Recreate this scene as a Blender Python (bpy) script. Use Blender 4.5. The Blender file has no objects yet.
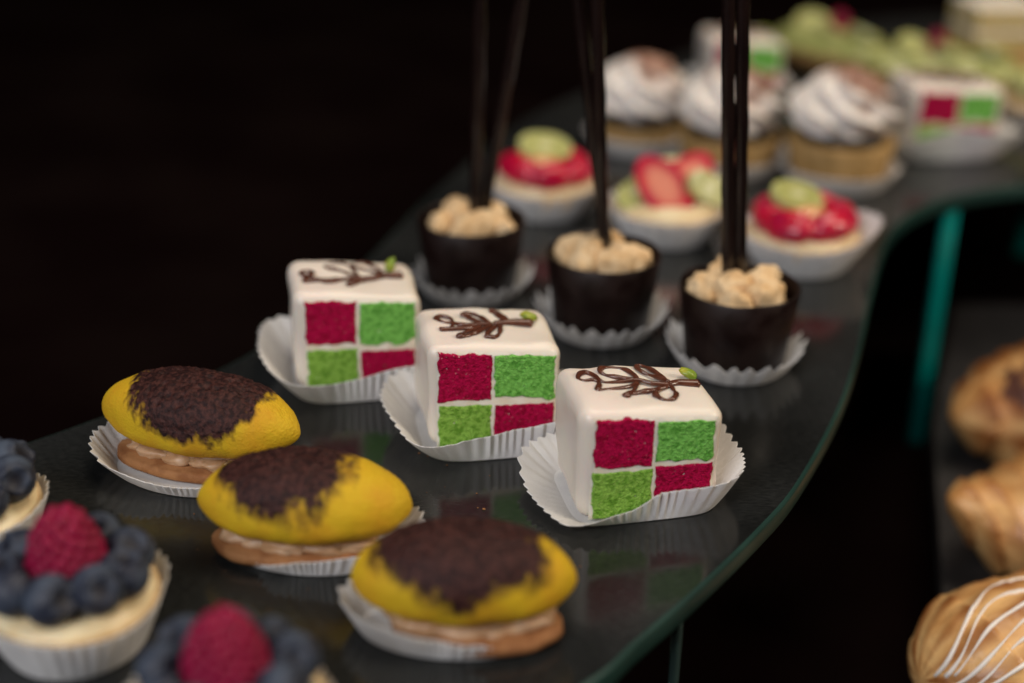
import bpy, bmesh, math, random
from mathutils import Vector, Matrix, noise
PI = math.pi
CM = 0.01
scene = bpy.context.scene
COL = scene.collection
R = math.radians

# ------------------------------------------------------------------ helpers
def fbm(p, f=1.0, o=3):
    v = 0.0; a = 1.0; q = Vector(p) * f
    for _ in range(o):
        v += a * noise.noise(q); q = q * 2.03 + Vector((7.1, 3.3, 1.7)); a *= 0.5
    return v

class MB:
    """collects geometry in centimetres; build() links it as one mesh object"""
    def __init__(self):
        self.v = []; self.f = []; self.mi = []; self.att = {}
    def add(self, verts, faces, mi=0, **att):
        o = len(self.v)
        self.v += [tuple(p) for p in verts]
        self.f += [tuple(i + o for i in f) for f in faces]
        self.mi += [mi] * len(faces)
        for k, vals in att.items():
            a = self.att.setdefault(k, [])
            a += [0.0] * (o - len(a)); a += list(vals)
        return self
    def grid(self, fn, nu, nv, wrap_u=False, mi=0, att=None, flip=False):
        """fn(i/nu, j/nv) -> point ; att(i,j)->mask"""
        cu = nu if wrap_u else nu + 1
        V = []; A = []
        for j in range(nv + 1):
            for i in range(cu):
                r = fn(i / nu, j / nv)
                if len(r) == 4: A.append(r[3]); r = r[:3]
                V.append(r)
        F = []
        for j in range(nv):
            for i in range(nu):
                a = j * cu + i; b = j * cu + (i + 1) % cu; c = (j + 1) * cu + (i + 1) % cu; d = (j + 1) * cu + i
                F.append((a, d, c, b) if flip else (a, b, c, d))
        return self.add(V, F, mi, **({'mask': A} if A else {}))
    def build(self, name, mat, parent=None, smooth=True, angle=50, weld=True):
        me = bpy.data.meshes.new(name)
        me.from_pydata([(x * CM, y * CM, z * CM) for x, y, z in self.v], [], self.f)
        for k, a in self.att.items():
            a = a + [0.0] * (len(self.v) - len(a))
            at = me.attributes.new(k, 'FLOAT', 'POINT'); at.data.foreach_set('value', a)
        mats = mat if isinstance(mat, (list, tuple)) else [mat]
        for m in mats: me.materials.append(m)
        me.polygons.foreach_set('material_index', self.mi)
        if weld:
            bm = bmesh.new(); bm.from_mesh(me)
            bmesh.ops.remove_doubles(bm, verts=bm.verts, dist=1e-6)
            bmesh.ops.recalc_face_normals(bm, faces=bm.faces)
            bm.to_mesh(me); bm.free()
        if smooth:
            me.polygons.foreach_set('use_smooth', [True] * len(me.polygons))
            me.set_sharp_from_angle(angle=R(angle))
        me.update()
        o = bpy.data.objects.new(name, me); COL.objects.link(o)
        if parent: o.parent = parent
        return o

def tag(o, label, cat, group=None, kind=None):
    if label: o['label'] = label
    if cat: o['category'] = cat
    if group: o['group'] = group
    if kind: o['kind'] = kind
    return o

def thing(name, label, cat, x, y, z=0.0, rz=0.0, group=None):
    o = bpy.data.objects.new(name, None); COL.objects.link(o)
    o.empty_display_size = 0.01
    o.location = (x * CM, y * CM, z * CM); o.rotation_euler = (0, 0, rz)
    return tag(o, label, cat, group)

def catmull(pts, n=6, closed=False):
    P = [Vector(p) for p in pts]; out = []; m = len(P)
    rng = range(m) if closed else range(m - 1)
    for i in rng:
        if closed: a, b, c, d = P[i - 1], P[i], P[(i + 1) % m], P[(i + 2) % m]
        else: a, b, c, d = P[max(i - 1, 0)], P[i], P[i + 1], P[min(i + 2, m - 1)]
        for k in range(n):
            t = k / n
            out.append(0.5 * ((2 * b) + (c - a) * t + (2 * a - 5 * b + 4 * c - d) * t * t + (3 * b - a - 3 * c + d) * t ** 3))
    if not closed: out.append(P[-1])
    return out

def tube(mb, path, rad, n=10, caps=True, mi=0, flat=1.0, up=Vector((0, 0, 1))):
    P = [Vector(p) for p in path]; m = len(P); V = []; F = []
    rf = rad if callable(rad) else (lambda t: rad)
    for i, p in enumerate(P):
        t = (P[min(i + 1, m - 1)] - P[max(i - 1, 0)])
        if t.length < 1e-9: t = Vector((1, 0, 0))
        t.normalize()
        s = t.cross(up)
        if s.length < 1e-4: s = t.cross(Vector((0, 1, 0)))
        s.normalize(); b = s.cross(t).normalized()
        r = rf(i / (m - 1))
        for k in range(n):
            a = 2 * PI * k / n
            V.append(p + s * (r * math.cos(a)) + b * (r * math.sin(a) * flat))
    for i in range(m - 1):
        for k in range(n):
            F.append((i * n + k, i * n + (k + 1) % n, (i + 1) * n + (k + 1) % n, (i + 1) * n + k))
    if caps:
        for (i, sgn) in ((0, -1), (m - 1, 1)):
            t = (P[min(i + 1, m - 1)] - P[max(i - 1, 0)])
            t = t.normalized() if t.length > 1e-9 else Vector((1, 0, 0))
            V.append(P[i] + t * sgn * rf(i / (m - 1)) * 0.6); c = len(V) - 1
            for k in range(n):
                F.append((i * n + k, i * n + (k + 1) % n, c) if sgn > 0 else (i * n + (k + 1) % n, i * n + k, c))
    mb.add(V, F, mi)

def lathe(mb, prof, n=48, rfun=None, mi=0, cap_bottom=False, cap_top=False):
    V = []; F = []
    for j, (r, z) in enumerate(prof):
        for k in range(n):
            a = 2 * PI * k / n
            rr, zz = (r, z) if rfun is None else rfun(a, j, r, z)
            V.append((rr * math.cos(a), rr * math.sin(a), zz))
    for j in range(len(prof) - 1):
        for k in range(n):
            F.append((j * n + k, j * n + (k + 1) % n, (j + 1) * n + (k + 1) % n, (j + 1) * n + k))
    if cap_bottom: F.append(tuple(reversed(range(n))))
    if cap_top: F.append(tuple((len(prof) - 1) * n + k for k in range(n)))
    mb.add(V, F, mi)

def blob(mb, c, r, seed=0, amp=0.2, freq=1.5, sub=3, rot=None, mi=0, boxy=0.0):
    """irregular rounded lump; r = (rx, ry, rz)"""
    bm = bmesh.new(); bmesh.ops.create_icosphere(bm, subdivisions=sub, radius=1.0)
    M = rot.to_matrix() if rot is not None else Matrix.Identity(3)
    V = []
    for v in bm.verts:
        p = v.co.copy()
        if boxy:
            q = Vector([math.copysign(abs(t) ** (1 - boxy), t) for t in p]); p = q
        d = 1 + amp * fbm(p + Vector((seed * 3.7, seed * 1.3, seed)), freq, 3)
        q = M @ Vector((p.x * r[0] * d, p.y * r[1] * d, p.z * r[2] * d))
        V.append((q.x + c[0], q.y + c[1], q.z + c[2]))
    F = [tuple(v.index for v in f.verts) for f in bm.faces]
    bm.free()
    mb.add(V, F, mi)

# ------------------------------------------------------------------ materials
def mat(name, col, rough=0.5, col2=None, nscale=3.0, ramp=(0.4, 0.6), bump=0.0, bscale=20.0, bdet=4, sss=0.0, sssr=0.15,
        coat=0.0, spec=0.5, mask=None, mask2=None, maskscale=12.0, trans=0.0, transl=0.0, stretch=(1, 1, 1), rough2=None, sheen=0.0, vor=0.0):
    m = bpy.data.materials.new(name); m.use_nodes = True
    nt = m.node_tree; N = nt.nodes; L = nt.links
    b = N['Principled BSDF']; out = N['Material Output']
    b.inputs['Base Color'].default_value = (*col, 1); b.inputs['Roughness'].default_value = rough
    b.inputs['Specular IOR Level'].default_value = spec
    tc = N.new('ShaderNodeTexCoord'); mp = N.new('ShaderNodeMapping')
    mp.inputs['Scale'].default_value = tuple(100 * s for s in stretch)
    L.new(tc.outputs['Object'], mp.inputs['Vector'])
    cur = None
    def nz(scale, det=4):
        n = N.new('ShaderNodeTexNoise'); n.inputs['Scale'].default_value = scale; n.inputs['Detail'].default_value = det
        L.new(mp.outputs[0], n.inputs['Vector']); return n
    def ramp_of(src, a, c):
        r = N.new('ShaderNodeMapRange'); r.inputs['From Min'].default_value = a; r.inputs['From Max'].default_value = c
        L.new(src, r.inputs['Value']); return r.outputs['Result']
    def mix(f, a, c):
        x = N.new('ShaderNodeMix'); x.data_type = 'RGBA'
        if isinstance(f, float): x.inputs[0].default_value = f
        else: L.new(f, x.inputs[0])
        for s, v in ((6, a), (7, c)):
            if isinstance(v, tuple): x.inputs[s].default_value = (*v, 1)
            else: L.new(v, x.inputs[s])
        return x.outputs[2]
    if col2:
        n = nz(nscale); f = ramp_of(n.outputs['Fac'], *ramp)
        cur = mix(f, col, col2)
        if rough2 is not None:
            r = N.new('ShaderNodeMapRange'); r.inputs['To Min'].default_value = rough; r.inputs['To Max'].default_value = rough2
            L.new(f, r.inputs['Value']); L.new(r.outputs['Result'], b.inputs['Roughness'])
    if mask:
        at = N.new('ShaderNodeAttribute'); at.attribute_name = 'mask'
        mc = mask
        if mask2:
            n2 = nz(maskscale); mc = mix(ramp_of(n2.outputs['Fac'], 0.4, 0.65), mask, mask2)
        cur = mix(at.outputs['Fac'], cur if cur is not None else col, mc)
    if cur is not None: L.new(cur, b.inputs['Base Color'])
    if bump:
        n = nz(bscale, bdet); h = n.outputs['Fac']
        if vor:
            vv = N.new('ShaderNodeTexVoronoi'); vv.inputs['Scale'].default_value = bscale * 0.6; L.new(mp.outputs[0], vv.inputs['Vector'])
            ad = N.new('ShaderNodeMath'); ad.operation = 'MULTIPLY_ADD'; ad.inputs[1].default_value = vor
            L.new(vv.outputs['Distance'], ad.inputs[0]); L.new(h, ad.inputs[2]); h = ad.outputs[0]
        bp = N.new('ShaderNodeBump'); bp.inputs['Strength'].default_value = min(1.0, bump); bp.inputs['Distance'].default_value = 0.00028 * max(1.0, bump)
        L.new(h, bp.inputs['Height']); L.new(bp.outputs[0], b.inputs['Normal'])
    if sss:
        b.inputs['Subsurface Weight'].default_value = sss; b.inputs['Subsurface Radius'].default_value = (1.0, 0.6, 0.4)
        b.inputs['Subsurface Scale'].default_value = sssr * CM
    if coat:
        b.inputs['Coat Weight'].default_value = coat; b.inputs['Coat Roughness'].default_value = 0.2
    if sheen: b.inputs['Sheen Weight'].default_value = sheen
    if trans: b.inputs['Transmission Weight'].default_value = trans
    if transl:
        t = N.new('ShaderNodeBsdfTranslucent'); t.inputs['Color'].default_value = (*col, 1)
        if cur is not None: L.new(cur, t.inputs['Color'])
        ms = N.new('ShaderNodeMixShader'); ms.inputs[0].default_value = transl
        L.new(b.outputs[0], ms.inputs[1]); L.new(t.outputs[0], ms.inputs[2]); L.new(ms.outputs[0], out.inputs['Surface'])
    return m

M = {}
M['paper'] = mat('white_paper', (0.90, 0.89, 0.87), 0.8, (0.85, 0.84, 0.83), 1.2, bump=0.5, bscale=30, transl=0.32, spec=0.2)
M['fondant'] = mat('fondant', (0.77, 0.70, 0.60), 0.36, (0.77, 0.67, 0.60), 0.6, bump=0.12, bscale=9, sss=0.35, sssr=0.25, spec=0.4)
M['cream'] = mat('cream', (0.82, 0.76, 0.66), 0.5, (0.78, 0.69, 0.55), 2.0, bump=0.4, bscale=8, sss=0.25, sssr=0.15, spec=0.4)
M['red'] = mat('red_sponge', (0.47, 0.004, 0.062), 0.9, (0.29, 0.002, 0.030), 8, (0.47, 0.62), bump=1.6, bscale=34, vor=1.0, spec=0.1, bdet=2, mask=(0.78, 0.55, 0.5))
M['green'] = mat('green_sponge', (0.22, 0.58, 0.11), 0.9, (0.11, 0.36, 0.05), 8, (0.47, 0.62), bump=1.6, bscale=34, vor=1.0, spec=0.1, bdet=2, mask=(0.62, 0.68, 0.35))
M['green_light'] = mat('yellowish_green_sponge', (0.29, 0.54, 0.085), 0.9, (0.15, 0.34, 0.035), 8, (0.47, 0.62), bump=1.6, bscale=34, vor=1.0, spec=0.1, bdet=2, mask=(0.66, 0.66, 0.32))
M['piping'] = mat('piped_chocolate', (0.105, 0.034, 0.019), 0.2, (0.075, 0.023, 0.013), 6, spec=0.55, bump=0.08, bscale=6)
M['pistachio'] = mat('pistachio', (0.36, 0.36, 0.03), 0.4, (0.16, 0.26, 0.02), 3.0, bump=0.5, bscale=10, spec=0.5)
M['banana'] = mat('yellow_sponge', (0.60, 0.385, 0.016), 0.62, (0.58, 0.30, 0.016), 0.9, (0.42, 0.68), bump=0.6, bscale=20, vor=0.5, sss=0.15, sssr=0.1, spec=0.2, mask=(0.015, 0.0042, 0.0042), mask2=(0.060, 0.020, 0.016), maskscale=8)
M['biscuit'] = mat('biscuit', (0.37, 0.17, 0.065), 0.75, (0.25, 0.10, 0.035), 2.0, bump=0.9, bscale=9, spec=0.3)
M['filling'] = mat('praline_cream', (0.58, 0.38, 0.23), 0.45, (0.42, 0.24, 0.12), 1.8, bump=0.3, bscale=6, sss=0.2, spec=0.5)
M['choc'] = mat('dark_chocolate', (0.008, 0.0034, 0.0029), 0.33, (0.012, 0.005, 0.004), 1.5, bump=0.18, bscale=4, spec=0.32, rough2=0.5)
M['stick'] = mat('chocolate_stick', (0.007, 0.0034, 0.0032), 0.22, (0.012, 0.006, 0.005), 2.0, bump=0.25, bscale=5, stretch=(1, 1, 0.2), spec=0.7)
M['crumb'] = mat('biscuit_crumble', (0.76, 0.56, 0.33), 0.85, (0.64, 0.42, 0.21), 1.6, bump=0.9, bscale=10, spec=0.25)
M['pastry'] = mat('tart_pastry', (0.68, 0.50, 0.28), 0.7, (0.56, 0.37, 0.17), 1.6, bump=0.6, bscale=9, spec=0.3)
M['tan'] = mat('golden_pastry', (0.42, 0.26, 0.10), 0.7, (0.30, 0.18, 0.06), 1.4, bump=0.6, bscale=8, spec=0.3)
M['custard'] = mat('custard', (0.78, 0.66, 0.42), 0.4, (0.74, 0.58, 0.33), 1.5, bump=0.2, bscale=5, sss=0.2, spec=0.5)
M['blueberry'] = mat('blueberry_skin', (0.014, 0.018, 0.034), 0.5, (0.050, 0.066, 0.096), 1.7, (0.40, 0.66), bump=0.15, bscale=10, spec=0.4, rough2=0.7, mask=(0.006, 0.006, 0.012))
M['raspberry'] = mat('raspberry', (0.25, 0.0022, 0.038), 0.48, (0.20, 0.002, 0.028), 2.0, bump=0.15, bscale=14, sss=0.15, sssr=0.1, spec=0.3)
M['strawberry'] = mat('glazed_strawberry', (0.56, 0.006, 0.035), 0.3, (0.46, 0.005, 0.05), 2.0, bump=0.25, bscale=6, sss=0.2, sssr=0.12, coat=0.35, mask=(0.78, 0.30, 0.20))
M['peach'] = mat('glazed_peach', (0.72, 0.34, 0.16), 0.2, (0.70, 0.42, 0.20), 2, sss=0.25, coat=0.5)
M['pale_pastry'] = mat('pale_pastry', (0.76, 0.60, 0.42), 0.6, (0.70, 0.50, 0.32), 1.4, bump=0.4, bscale=8, spec=0.3)
M['kiwi'] = mat('kiwi', (0.44, 0.44, 0.14), 0.35, (0.34, 0.36, 0.09), 3.0, bump=0.3, bscale=8, sss=0.25, sssr=0.15, coat=0.4, mask=(0.66, 0.66, 0.38))
M['swirl'] = mat('whipped_cream', (0.82, 0.77, 0.72), 0.5, (0.80, 0.74, 0.68), 1.0, bump=0.15, bscale=8, sss=0.25, sssr=0.2, spec=0.4, mask=(0.16, 0.055, 0.03), mask2=(0.45, 0.25, 0.17), maskscale=3)
M['green_glaze'] = mat('pistachio_glaze', (0.40, 0.41, 0.14), 0.4, (0.32, 0.34, 0.10), 1.0, (0.35, 0.65), bump=0.25, bscale=4, sss=0.15, coat=0.2)
M['choux'] = mat('choux', (0.50, 0.30, 0.11), 0.7, (0.36, 0.19, 0.06), 1.5, bump=0.7, bscale=7)
M['yellow_sponge'] = mat('pale_yellow_sponge', (0.52, 0.40, 0.16), 0.8, (0.44, 0.32, 0.11), 3.0, bump=1.0, bscale=9, spec=0.2)
M['crust'] = mat('baked_crust', (0.72, 0.43, 0.17), 0.45, (0.50, 0.24, 0.075), 0.8, (0.38, 0.66), bump=2.2, bscale=3.2, spec=0.35, coat=0.2, stretch=(0.45, 1.3, 1.3), mask=(0.28, 0.095, 0.022))
M['icing'] = mat('sugar_icing', (0.80, 0.74, 0.68), 0.4, spec=0.5, sss=0.2)
M['cocoa'] = mat('melted_chocolate', (0.075, 0.028, 0.020), 0.4, (0.11, 0.045, 0.03), 2, bump=0.4, bscale=5)
M['tray'] = mat('black_tray', (0.016, 0.015, 0.015), 0.55, (0.022, 0.02, 0.02), 1.0, bump=0.3, bscale=10)
M['cloth'] = mat('dark_cloth', (0.0036, 0.0012, 0.0012), 0.95, (0.0062, 0.0032, 0.0028), 0.10, (0.4, 0.65), bump=0.5, bscale=14, spec=0.02)
M['teal'] = mat('glass_painted_teal_glow', (0.0, 0.34, 0.30), 0.2, (0.0, 0.20, 0.18), 0.15, trans=0.15, spec=0.5)  # teal glow of light passing through the glass, painted as base colour
M['clear'] = mat('clear_green_glass', (0.25, 0.42, 0.38), 0.06, trans=0.85, spec=0.5)
M['glass_edge'] = mat('green_glass_edge', (0.010, 0.030, 0.025), 0.38, (0.016, 0.045, 0.037), 0.35, bump=0.15, bscale=2, spec=0.2)

def glass_top():
    m = mat('dark_glass', (0.022, 0.025, 0.024), 0.10, bump=0)
    nt = m.node_tree; N = nt.nodes; L = nt.links; b = N['Principled BSDF']
    tc = N.new('ShaderNodeTexCoord')
    def noise_at(scale, st, det=5, rot=0.0):
        mp = N.new('ShaderNodeMapping'); mp.inputs['Scale'].default_value = tuple(100 * s for s in st); mp.inputs['Rotation'].default_value = (0, 0, rot)
        L.new(tc.outputs['Object'], mp.inputs['Vector'])
        n = N.new('ShaderNodeTexNoise'); n.inputs['Scale'].default_value = scale; n.inputs['Detail'].default_value = det
        L.new(mp.outputs[0], n.inputs['Vector']); return n.outputs['Fac']
    def mr(src, a, c, d, e):
        r = N.new('ShaderNodeMapRange')
        for k, v in zip(('From Min', 'From Max', 'To Min', 'To Max'), (a, c, d, e)): r.inputs[k].default_value = v
        L.new(src, r.inputs['Value']); return r.outputs['Result']
    fine = noise_at(9.0, (0.5, 1.6, 1), 6, 0.15)        # short streaks along x, like scuffed stone glass
    speck = noise_at(16.0, (1, 1, 1), 3)
    big = noise_at(0.22, (1, 1, 1), 3)
    smear = noise_at(0.6, (1, 0.5, 1), 4, 0.6)
    ramp = N.new('ShaderNodeValToRGB')
    e = ramp.color_ramp.elements
    e[0].position = 0.36; e[0].color = (0.0125, 0.0135, 0.0135, 1); e[1].position = 0.72; e[1].color = (0.025, 0.0265, 0.026, 1)
    L.new(fine, ramp.inputs[0])
    mx = N.new('ShaderNodeMix'); mx.data_type = 'RGBA'; mx.blend_type = 'MULTIPLY'; mx.inputs[0].default_value = 1.0
    L.new(ramp.outputs[0], mx.inputs[6])
    cb = N.new('ShaderNodeCombineColor'); k = mr(big, 0.3, 0.7, 0.55, 1.35)
    for i in range(3): L.new(k, cb.inputs[i])
    L.new(cb.outputs[0], mx.inputs[7])
    ad = N.new('ShaderNodeMix'); ad.data_type = 'RGBA'; ad.inputs[7].default_value = (0.16, 0.17, 0.17, 1)
    L.new(mr(speck, 0.70, 0.80, 0, 0.5), ad.inputs[0]); L.new(mx.outputs[2], ad.inputs[6])
    L.new(ad.outputs[2], b.inputs['Base Color'])
    L.new(mr(smear, 0.35, 0.7, 0.10, 0.22), b.inputs['Roughness'])
    bp = N.new('ShaderNodeBump'); bp.inputs['Strength'].default_value = 0.05; bp.inputs['Distance'].default_value = 0.0001
    L.new(fine, bp.inputs['Height']); L.new(bp.outputs[0], b.inputs['Normal'])
    return m
M['glass_top'] = glass_top()

# ------------------------------------------------------------------ setting
cl = MB(); cl.grid(lambda u, v: (-160 + 320 * u, -40 + 420 * v, -11.8 + 0.2 * fbm((u * 30, v * 40, 0), 1, 2)), 160, 200)
cloth = cl.build('tabletop', M['cloth']); cloth['kind'] = 'structure'
cloth['label'] = 'dark cloth covered table under the glass shelf'

outline = [(1.74, 23.75), (-1.2, 21.2), (-5, 19.2), (-10.5, 18), (-16, 19), (-20, 23), (-19.5, 28), (-16.5, 31.0), (-13.66, 33.0), (-10.84, 35.67),
           (-8.2, 38.9), (-6.3, 43.2), (-4.86, 48.25), (-3.2, 54.3), (0.0, 63.4), (3.15, 69), (8, 76), (14, 82), (22, 87), (32, 88), (41, 83), (42, 72), (36, 62),
           (28, 57.9), (21.1, 56.1), (18.07, 54.72), (16.04, 53.1), (14.15, 50.08), (12.6, 45.69), (10.87, 40.04), (9.44, 36.04), (7.57, 31.96), (6.19, 29.69), (4.43, 27.2), (2.9, 25.23)]
OUT = catmull([(x, y, 0) for x, y in outline], 8, closed=True)
shelf = thing('glass_shelf', 'dark glass shelf with a curved green edge carrying the rows of cakes', 'shelf', 0, 0, 0)
def shelf_ring(inset, z):
    n = len(OUT); out = []
    for i, p in enumerate(OUT):
        t = (OUT[(i + 1) % n] - OUT[i - 1]).normalized()
        nrm = Vector((t.y, -t.x, 0))
        q = p - nrm * inset * SGN
        out.append((q.x, q.y, z))
    return out
area = sum(OUT[i - 1].x * OUT[i].y - OUT[i].x * OUT[i - 1].y for i in range(len(OUT)))
SGN = 1 if area > 0 else -1
TH = 0.62
n = len(OUT)
mb = MB(); top = shelf_ring(0.10, 0.0); mb.add(top, [tuple(range(n)) if SGN > 0 else tuple(reversed(range(n)))])
mb.build('top_surface', M['glass_top'], shelf, smooth=False, weld=False)
mb = MB(); rings = [shelf_ring(0.10, -0.001), shelf_ring(0.03, -0.025), shelf_ring(0, -0.09), shelf_ring(0, -TH + 0.09), shelf_ring(0.03, -TH + 0.02), shelf_ring(0.1, -TH)]
V = [p for r in rings for p in r]; F = []
for j in range(len(rings) - 1):
    for i in range(n): F.append((j * n + i, j * n + (i + 1) % n, (j + 1) * n + (i + 1) % n, (j + 1) * n + i))
F.append(tuple(reversed([(len(rings) - 1) * n + i for i in range(n)])))
mb.add(V, F); mb.build('edge', M['glass_edge'], shelf, angle=60)
def post(x, y, w, d, m, rz=0.0, round_=False):
    b = MB()
    if round_:
        lathe(b, [(w, -11.7), (w, -TH - 0.15), (w * 1.6, -TH - 0.12), (w * 1.6, -TH - 0.004)], 20, cap_bottom=True, cap_top=True)
        b.v = [(p[0] + x, p[1] + y, p[2]) for p in b.v]
    else:
        c, s = math.cos(rz), math.sin(rz); q = []
        for z in (-11.7, -TH - 0.004):
            for a, e in ((-1, -1), (1, -1), (1, 1), (-1, 1)):
                lx, ly = a * w, e * d; q.append((x + lx * c - ly * s, y + lx * s + ly * c, z))
        b.add(q, [(0, 3, 2, 1), (4, 5, 6, 7), (0, 1, 5, 4), (1, 2, 6, 5), (2, 3, 7, 6), (3, 0, 4, 7)])
    return b.build('leg', m, shelf, angle=30)
tl = post(17.95, 55.2, 0.27, 0.18, M['teal'], 0.2); tl['label'] = 'teal glass leg, its glow painted in the colour, under the shelf edge'
pl = post(4.0, 27.35, 0.13, 0.13, M['clear'], round_=True); pl['label'] = 'thin clear glass leg below the front edge'
post(-12, 28, 0.5, 0.25, M['teal'], 0.2); post(30, 78, 0.5, 0.25, M['teal'], 0.2)

tray = MB()
tx = [(11.5, 27), (16.9, 50), (21, 62), (48, 62), (48, 27)]
V = [(x, y, z) for z in (-8.9, -8.0) for x, y in tx]; k = len(tx)
tray.add(V, [tuple(reversed(range(k))), tuple(range(k, 2 * k))] + [(i, (i + 1) % k, k + (i + 1) % k, k + i) for i in range(k)])
for (x, y) in ((14, 29), (24, 58), (46, 58), (46, 30)):
    tray.add([(x + a, y + b, z) for z in (-11.75, -8.85) for a, b in ((-.6, -.6), (.6, -.6), (.6, .6), (-.6, .6))], [(0, 3, 2, 1), (4, 5, 6, 7), (0, 1, 5, 4), (1, 2, 6, 5), (2, 3, 7, 6), (3, 0, 4, 7)])
tr = tray.build('pastry_tray', M['tray'], smooth=False); tag(tr, 'black tray under the golden pastries at the lower right', 'tray')

# ------------------------------------------------------------------ paper cups
def paper_cup(label, x, y, rz, base, rt, ht, n=46, seed=0, group='pleated white paper cups', amp=0.17, scal=0.04, z=0.03, power=1.0):
    """base(a) radius of the floor; rt(a) extra radius at the rim; ht(a) rim height"""
    S = 4; NA = n * S; rows = 13
    def pt(a, t, off):
        rb = base(a); e = rt(a); h = ht(a)
        lobe = 0.15 * fbm((math.cos(a) * 1.3 + seed * 5, math.sin(a) * 1.3, seed), 1.0, 2)
        aw = a + 0.05 * math.sin(3 * a + seed) + 0.03 * math.sin(7 * a + seed * 2)
        tr_ = abs(((aw * n / (2 * PI)) % 1.0) * 2 - 1) * 2 - 1          # triangular pleat wave
        am = amp * (0.75 + 0.5 * fbm((math.cos(a) * 4 + seed, math.sin(a) * 4, 2), 1, 1))
        r = rb + (e + lobe * 1.2) * t ** power + tr_ * am * (t ** 0.7) * 0.5 + off
        zz = (h + lobe * 0.8 * t + scal * tr_ * t) * (t ** 1.1)
        return Vector((r * math.cos(a), r * math.sin(a), max(zz, 0) + (0.0 if off == 0 else 0.004)))
    mb = MB()
    th = 0.014
    for off in (0.0, -th):
        V = []; F = []
        for j in range(rows):
            for i in range(NA):
                p = pt(2 * PI * i / NA, j / (rows - 1), off); V.append((p.x, p.y, p.z + (0.012 if off else 0)))
        for j in range(rows - 1):
            for i in range(NA):
                F.append((j * NA + i, j * NA + (i + 1) % NA, (j + 1) * NA + (i + 1) % NA, (j + 1) * NA + i))
        V.append((0, 0, 0.012 if off else 0.0)); c = len(V) - 1
        for i in range(NA): F.append((i, (i + 1) % NA, c))
        mb.add(V, F)
    tot = rows * NA + 1; top0 = (rows - 1) * NA
    mb.f += [(top0 + i, top0 + (i + 1) % NA, tot + top0 + (i + 1) % NA, tot + top0 + i) for i in range(NA)]
    mb.mi += [0] * NA
    o = mb.build('paper_cup', M['paper'], angle=32, weld=False)
    o.location = (x * CM, y * CM, z * CM); o.rotation_euler = (0, 0, rz)
    return tag(o, label, 'paper cup', group)

def lerp_angle(keys):
    """keys: list of (degrees, value) -> smooth periodic function of angle in radians"""
    ks = sorted(keys)
    def f(a):
        d = math.degrees(a) % 360
        for i in range(len(ks)):
            a0, v0 = ks[i]; a1, v1 = ks[(i + 1) % len(ks)]
            if i == len(ks) - 1: a1 += 360
            dd = d if d >= a0 or i < len(ks) - 1 else d + 360
            if a0 <= dd <= a1:
                t = (dd - a0) / (a1 - a0); t = t * t * (3 - 2 * t); return v0 + (v1 - v0) * t
        return ks[-1][1] + (ks[0][1] - ks[-1][1]) * 0.5
    return f
def sq(a_, b_, p=4.0): return lambda a: (abs(math.cos(a) / a_) ** p + abs(math.sin(a) / b_) ** p) ** (-1 / p)
def ell(a_, b_): return sq(a_, b_, 2.0)
def const(v): return lambda a: v

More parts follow.
